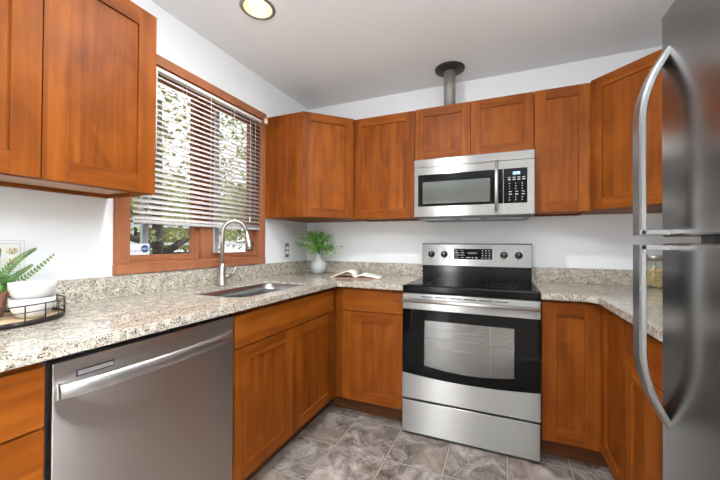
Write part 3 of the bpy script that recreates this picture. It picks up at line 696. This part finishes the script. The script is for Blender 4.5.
# ------------------------------------------------------------------ outlets
def outlet(loc, n, label, mats, group=None, w1=.045, h=.115):
    root = thing('wall_outlet', label, 'outlet', loc, PI/2)
    w = w1*n+.028
    m = MB(); m.box(-w/2, w/2, -.005, -.0005, -h/2, h/2, .002, mi=1 if n == 2 else 0)
    if n == 2:
        m.box(-w/2+.002, w/2-.002, -.0056, -.003, -h/2+.002, h/2-.002, .0003); m.box(-w/2+.012, w/2-.012, -.0061, -.003, -h/2+.011, h/2-.011, .0003, mi=1); m.box(-w/2+.0145, w/2-.0145, -.0066, -.003, -h/2+.0135, h/2-.0135, .0003)
    m.obj('cover_plate', [mats[0], GREYP], root)
    for k in range(n):
        x = (k-(n-1)/2)*.046
        for s in (-1, 1):
            m = MB(); m.lathe([(0, .007), (.014, .007), (.0165, .005), (.0165, 0)], 24, 0, 0, 0, 1, .86); m.xf(Matrix.Translation((x, -.003, s*.0195)) @ Matrix.Rotation(PI/2, 4, 'X'))
            rc = m.obj('receptacle', mats[1], root)
            m = MB()
            for dx in (-.006, .006): m.box(x+dx-.0011, x+dx+.0011, -.0104, -.0098, s*.0195, s*.0195+.008)
            m.lathe([(0, .0094), (.0024, .0094), (.0024, .008)], 10, 0, 0)if 0 else m.box(x-.0018, x+.0018, -.0104, -.0098, s*.0195-.009, s*.0195-.005)
            m.obj('slot', mats[2], rc)
    return root
r = outlet((XL, .575, 1.112), 2, 'white double outlet plate behind the fern on the left wall', [plain('ivory_plate', (.72, .72, .70), .35), plain('receptacle_tan', (.55, .50, .33), .4), DARKG])
m = MB(); m.box(-.053, .053, -.0085, -.0065, -.045, .045, .001); 
r = outlet((XL, 2.263, 1.105), 1, 'narrow grey outlet plate on the wall right of the window', [plain('steel_plate', (.20, .20, .20), .5, .3), plain('receptacle_white', (.75, .75, .73), .4), DARKG], w1=.018, h=.118)

# ------------------------------------------------------------------ vase with greenery, book
VX, VY = -1.440, 2.372
va = MB(); va.lathe([(0, 0), (.034, 0), (.052, .012), (.066, .045), (.069, .068), (.060, .098), (.036, .122), (.022, .137), (.019, .160), (.024, .172), (.021, .172), (.016, .160), (.016, .137), (.03, .12), (0, .11)], 36)
va = va.obj('flower_vase', plain('grey_stoneware', (.42, .43, .42), .35)); va.location = (VX, VY, ZT+.0004)
tag(va, 'small round grey stoneware vase in the corner of the worktop', 'vase')
sp = thing('leafy_sprigs', 'bright green leafy sprigs spreading out of the grey vase', 'plant', (VX, VY, ZT+.150))
stm = MB(); lf = MB()
def leaf(m, p, d, L, W, up=Vector((0, 0, 1)), curl=.15):
    d = d.normalized(); s = d.cross(up)
    if s.length < .05: s = d.cross(Vector((1, 0, 0)))
    s.normalize(); n = s.cross(d)
    a = m.bm.verts.new(p); b = m.bm.verts.new(p+d*L*.45+s*W/2+n*L*curl*.5); c = m.bm.verts.new(p+d*L); e = m.bm.verts.new(p+d*L*.45-s*W/2+n*L*curl*.5); mid = m.bm.verts.new(p+d*L*.5)
    for q in ((a, b, mid), (b, c, mid), (c, e, mid), (e, a, mid)): m.bm.faces.new(q)
rnd = random.Random(3)
for k in range(40):
    a = rnd.uniform(0, 2*PI); sprd = rnd.uniform(.02, .215); hh = rnd.uniform(.06, .20)-.45*max(0, sprd-.10)
    end = Vector((sprd*math.cos(a), min(sprd*math.sin(a), .15), hh))
    mid = Vector((end.x*.3, end.y*.3, hh*.75)); pts = [Vector((0, 0, -.03)), Vector((end.x*.04, end.y*.04, .028)), mid, end]
    stm.tube(pts, [.0014, .0012, .001, .0007], 5)
    for q in range(34):
        t_ = rnd.uniform(.5, 1.0); base_ = mid.lerp(end, (t_-.5)*2)
        d = Vector((rnd.uniform(-1, 1), rnd.uniform(-1, 1), rnd.uniform(-.5, .8))); leaf(lf, base_+d*.008, d, rnd.uniform(.018, .030), rnd.uniform(.015, .023))
stm.obj('stems', plain('stem', (.12, .2, .05), .6), sp); lf.obj('leaves', SPRIG, sp, recalc=False)
bk = thing('open_book', 'open book lying face up on the worktop beside the range', 'book', (-1.015, 2.26, ZT+.001), math.radians(10))
PAPER = plain('book_paper', (.80, .76, .71), .7); PINK = plain('book_cover', (.62, .40, .36), .6)
def page(sgn, amp):
    m = MB(); P = []; Wd, H = .185, .23
    n = 14
    for i in range(n):
        t_ = i/(n-1); x = sgn*Wd*t_; z = .006+amp*math.sin(PI*min(1, t_**.62))*(1-.25*t_)+.001
        P.append([(x, -H/2, z), (x, H/2, z)])
    m.grid(P); return m
for sg, am in ((-1, .050), (1, .024)):
    o = page(sg, am).obj('pages', PAPER, bk); s2 = o.modifiers.new('s', 'SOLIDIFY'); s2.thickness = .006; s2.offset = -1
    m = MB(); m.box(*((-.187, -.001) if sg < 0 else (.001, .187)), -.118, .118, 0, .0022, .0005); m.obj('cover', PINK, bk)
    m = MB(); P = []
    for i in range(9): t_ = i/8; x = sg*.175*t_; z = .0045+am*.45*math.sin(PI*t_**.7); P.append([(x, -.112, z), (x, .112, z)])
    m.grid(P); o = m.obj('pages', plain('page_block', (.62, .44, .25), .8), bk); s2 = o.modifiers.new('s', 'SOLIDIFY'); s2.thickness = .002

# ------------------------------------------------------------------ wire tray with bowls and fern
TX, TY, tz = -1.475, .478, ZT
BLKW = plain('black_wire', (.03, .025, .022), .4, .4)
tr = thing('wire_tray', 'oval black wire tray with a low basket rim on the left worktop', 'tray', (TX, TY, tz))
RA, RB = .145, .178
def ell(r_=1, z=0, n=56): return [(RA*r_*math.cos(2*PI*k/n), RB*r_*math.sin(2*PI*k/n), z) for k in range(n)]
m = MB()
rows = [[(x, y, z) for x, y, _ in ell(1, 0)+ell(1, 0)[:1]] for z in (.003, .018)]; m.grid(rows); o = m.obj('base_band', BLKW, tr); s2 = o.modifiers.new('s', 'SOLIDIFY'); s2.thickness = .003
m = MB(); m.lathe([(0, .004), (.985, .004), (.985, .010), (0, .010)], 56, 0, 0, 0, RA, RB); m.obj('tray_base', wood('tray_wood', True, (.35, .24, .13), (.55, .40, .24), (.65, .5, .33), .5), tr)
m = MB(); m.tube(ell(1.0, .063), .0022, 7, closed=True); m.tube(ell(1.0, .042), .0014, 6, closed=True); m.obj('rim_wire', BLKW, tr)
for k in range(20):
    a = 2*PI*(k+.5)/20; m = MB(); m.tube([(RA*math.cos(a), RB*math.sin(a), .012), (RA*math.cos(a), RB*math.sin(a), .063)], .0018, 6); m.obj('upright_wire', BLKW, tr)
WB = plain('white_stoneware', (.56, .555, .54), .4)
def bowl(z, rr, h, label, dx, dy, ridge):
    m = MB(); pr_ = [(0, 0), (rr*.45, 0), (rr*.60, .004), (rr*.86, h*.35), (rr*.99, h*.72), (rr, h), (rr*.95, h), (rr*.93, h*.70), (rr*.78, h*.33), (rr*.5, .008), (0, .007)]
    m.lathe(pr_, 48); 
    if ridge:
        for v in m.bm.verts:
            a = math.atan2(v.co.y, v.co.x); rad = math.hypot(v.co.x, v.co.y)
            if rad > rr*.8: k = 1+.02*max(0, math.cos(6*a)); v.co.x *= k; v.co.y *= k
    o = m.obj('serving_bowl', WB, smooth=False); o.location = (TX+dx, TY+dy, z); tag(o, label, 'bowl', 'stacked white bowls in the wire tray'); return o
bowl(tz+.0105, .055, .066, 'white stoneware bowl, lower one of the stack in the wire tray', .052, .080, False)
bowl(tz+.0105+.052, .056, .064, 'white stoneware bowl, upper one of the stack in the wire tray', .052, .080, True)
pt = thing('fern_planter', 'small terracotta brown pot holding a fern and green moss in the tray', 'plant', (TX-.062, TY+.012, tz+.0105))
MB().lathe([(0, 0), (.038, 0), (.050, .075), (.052, .085), (.047, .085), (.043, .07), (0, .068)], 28).obj('pot', plain('terracotta_brown', (.32, .15, .10), .7), pt)
m = MB()
for k in range(420):
    a = rnd.uniform(0, 2*PI); q = rnd.random()**.5*.060; z = .080+rnd.random()*.10*(1-(q/.075)**2)
    d = Vector((math.cos(a)*rnd.uniform(.2, 1), math.sin(a)*rnd.uniform(.2, 1), rnd.uniform(.2, 1))); leaf(m, Vector((q*math.cos(a), q*math.sin(a), z)), d, rnd.uniform(.012, .024), rnd.uniform(.007, .012))
m.obj('moss', MOSS, pt, recalc=False)
def frond(p0, p1, sag, L, wmax):
    m = MB(); N_ = 20; P0, P1 = Vector(p0), Vector(p1); side = (P1-P0).cross(Vector((.9, .4, 0))).normalized()
    pts = []
    for k in range(N_+1):
        t_ = k/N_; p = P0.lerp(P1, t_)+Vector((0, 0, sag*math.sin(PI*t_))); pts.append(p)
    m.tube(pts, .0011, 5)
    for k in range(3, N_+1):
        t_ = k/N_; ww = wmax*(1-t_)**.7*min(1, t_*3)+.006; d = (pts[k]-pts[k-1]).normalized()
        for s in (-1, 1): leaf(m, pts[k], (d*.75+side*s), ww, .010, up=Vector((.9, .3, .2)), curl=0)
    return m
for p1, sg, wm in (((.03, .105, .222), .02, .024), ((.04, .150, .200), -.02, .018), ((.0, -.02, .21), .02, .026), ((.0, -.08, .19), .02, .035), ((.06, -.04, .18), .02, .03), ((-.06, .05, .22), .02, .028), ((.07, .03, .135), .01, .022), ((.02, .10, .165), .0, .018)):
    frond((0, 0, .075), p1, sg, 0, wm).obj('frond', FERN, pt, recalc=False)

# ------------------------------------------------------------------ pasta jar
JX, JY = .855, 2.475
jr = thing('storage_jar', 'glass storage jar of dry pasta with a metal lid behind the refrigerator handle', 'jar', (JX, JY, ZT+.0004))
MB().lathe([(0, .001), (.046, .001), (.050, .008), (.050, .142), (.045, .157), (.045, .165), (.043, .165), (.043, .156), (.0475, .141), (.0475, .010), (0, .005)], 32).obj('glass', JARG, jr)
m = MB()
for k in range(320):
    a = rnd.uniform(0, 2*PI); q = .040*rnd.random()**.4; z = rnd.uniform(.012, .118)
    t = bmesh.new(); bmesh.ops.create_icosphere(t, subdivisions=1, radius=.007); m.merge(t, Matrix.Translation((q*math.cos(a), q*math.sin(a), z)) @ Euler((rnd.random()*3, rnd.random()*3, 0)).to_matrix().to_4x4() @ Matrix.Diagonal((1.2, .7, .5, 1)))
o = m.obj('pasta', plain('dry_pasta', (.74, .55, .25), .6), jr); o['kind'] = 'stuff'
MB().lathe([(0, .196), (.045, .196), (.047, .193), (.047, .1655), (0, .1655)], 32).obj('lid', plain('lid_metal', (.42, .38, .33), .35, .9), jr)

# ------------------------------------------------------------------ outside the window
GR = leafmat('lawn_green', (.20, .26, .10), (.36, .38, .20))
struct(MB().box(-16, XL-TH-.02, -6, 16, -.6, -.5).obj('ground', GR), 'pale lawn outside the window')
def tree(label, x, y, h, rad, nleaf, seed, lean=0, cz=.72, name='garden_tree', zs=.75, br=6, size=.11):
    rn = random.Random(seed); root = thing(name, label, 'tree', (x, y, -.5))
    m = MB(); m.tube([(0, 0, 0), (lean*.2, lean*.3, h*.3), (lean*.6, lean*.8, h*.6), (lean, lean, h*.8)], [.12, .095, .07, .03], 10)
    for k in range(br):
        a = 2*PI*k/br+rn.random(); z = h*(.35+.4*k/br)
        m.tube([(lean*.3, lean*.3, z), (lean*.3+rad*.45*math.cos(a), lean*.3+rad*.45*math.sin(a), z+.15), (lean*.3+rad*.9*math.cos(a), lean*.3+rad*.9*math.sin(a), z+.55)], [.05, .035, .012], 7)
    m.obj('trunk', BARK, root)
    m = MB()
    for k in range(nleaf):
        a = rn.uniform(0, 2*PI); b = math.acos(rn.uniform(-1, 1)); q = rad*rn.random()**.38
        p = Vector((q*math.sin(b)*math.cos(a), q*math.sin(b)*math.sin(a), h*cz+q*math.cos(b)*zs))
        d = Vector((rn.uniform(-1, 1), rn.uniform(-1, 1), rn.uniform(-1, .5))); leaf(m, p, d, size*rn.uniform(.6, 1.3), size*.6)
    m.obj('foliage', TREEL, root, recalc=False); return root
nt_ = thing('garden_tree', 'dark trunked tree with a slanting branch close outside the left window pane', 'tree', (-3.0, 2.07, -.5))
m = MB(); m.tube([(0, 0, 0), (0, 0, .8), (-.02, .0, 1.5), (.0, -.03, 2.2), (.05, -.05, 3.0)], [.085, .06, .05, .04, .02], 10)
m.tube([(0, .0, 1.50), (.02, .10, 1.60), (.03, .25, 1.70), (.02, .42, 1.90), (.0, .7, 2.15)], [.05, .036, .032, .028, .015], 8)
m.tube([(0, 0, 1.62), (0, -.25, 1.70), (0, -.5, 1.95)], [.035, .028, .012], 8); m.tube([(0, .05, 1.55), (.05, .3, 1.56), (.05, .6, 1.66)], [.02, .014, .008], 8); m.obj('trunk', BARK, nt_)
m = MB(); rn = random.Random(5)
for k in range(2600):
    p = Vector((rn.uniform(-.45, .45), rn.uniform(-.9, 1.3), 1.72+1.7*rn.random())); leaf(m, p, Vector((rn.uniform(-1, 1), rn.uniform(-1, 1), rn.uniform(-1, .5))), .075*rn.uniform(.6, 1.3), .045)
for k in range(130):
    p = Vector((rn.uniform(-.3, .3), rn.uniform(-.8, .8), rn.uniform(1.45, 1.8))); leaf(m, p, Vector((rn.uniform(-1, 1), rn.uniform(-1, 1), rn.uniform(-1, .5))), .07, .04)
m.obj('foliage', TREEL, nt_, recalc=False)
tree('broad sunlit tree in the garden beyond the fence, behind the dark trunk', -8.8, 5.3, 4.8, 1.6, 3400, 9, .1, .50, size=.22)
tree('yellow green tree beyond the fence seen through the right half of the window', -6.5, 8.0, 4.8, 1.6, 3600, 12, -.1, .52, size=.20)
tree('tall pale green tree at the back of the garden between two others', -11.5, 9.5, 5.5, 2.2, 3000, 21, .1, .52, size=.26)
tree('tree beyond the left end of the garden fence', -8.6, 1.2, 4.2, 1.5, 1800, 15, .1, .52, size=.16)
fc = thing('rail_fence', 'pale rail fence running across the garden outside the window', 'fence', (-4.9, 5.2, -.5), math.radians(52))
FP = plain('fence_paint', (.52, .54, .60), .6)
for k in range(5): MB().box(-4.0+k*2.0, -3.9+k*2.0, -.05, .05, 0, 2.1).obj('post', FP, fc)
for z in (.9, 1.3, 1.62, 1.94): MB().box(-4.1, 4.2, -.07, -.03, z, z+.045).obj('rail', FP, fc)
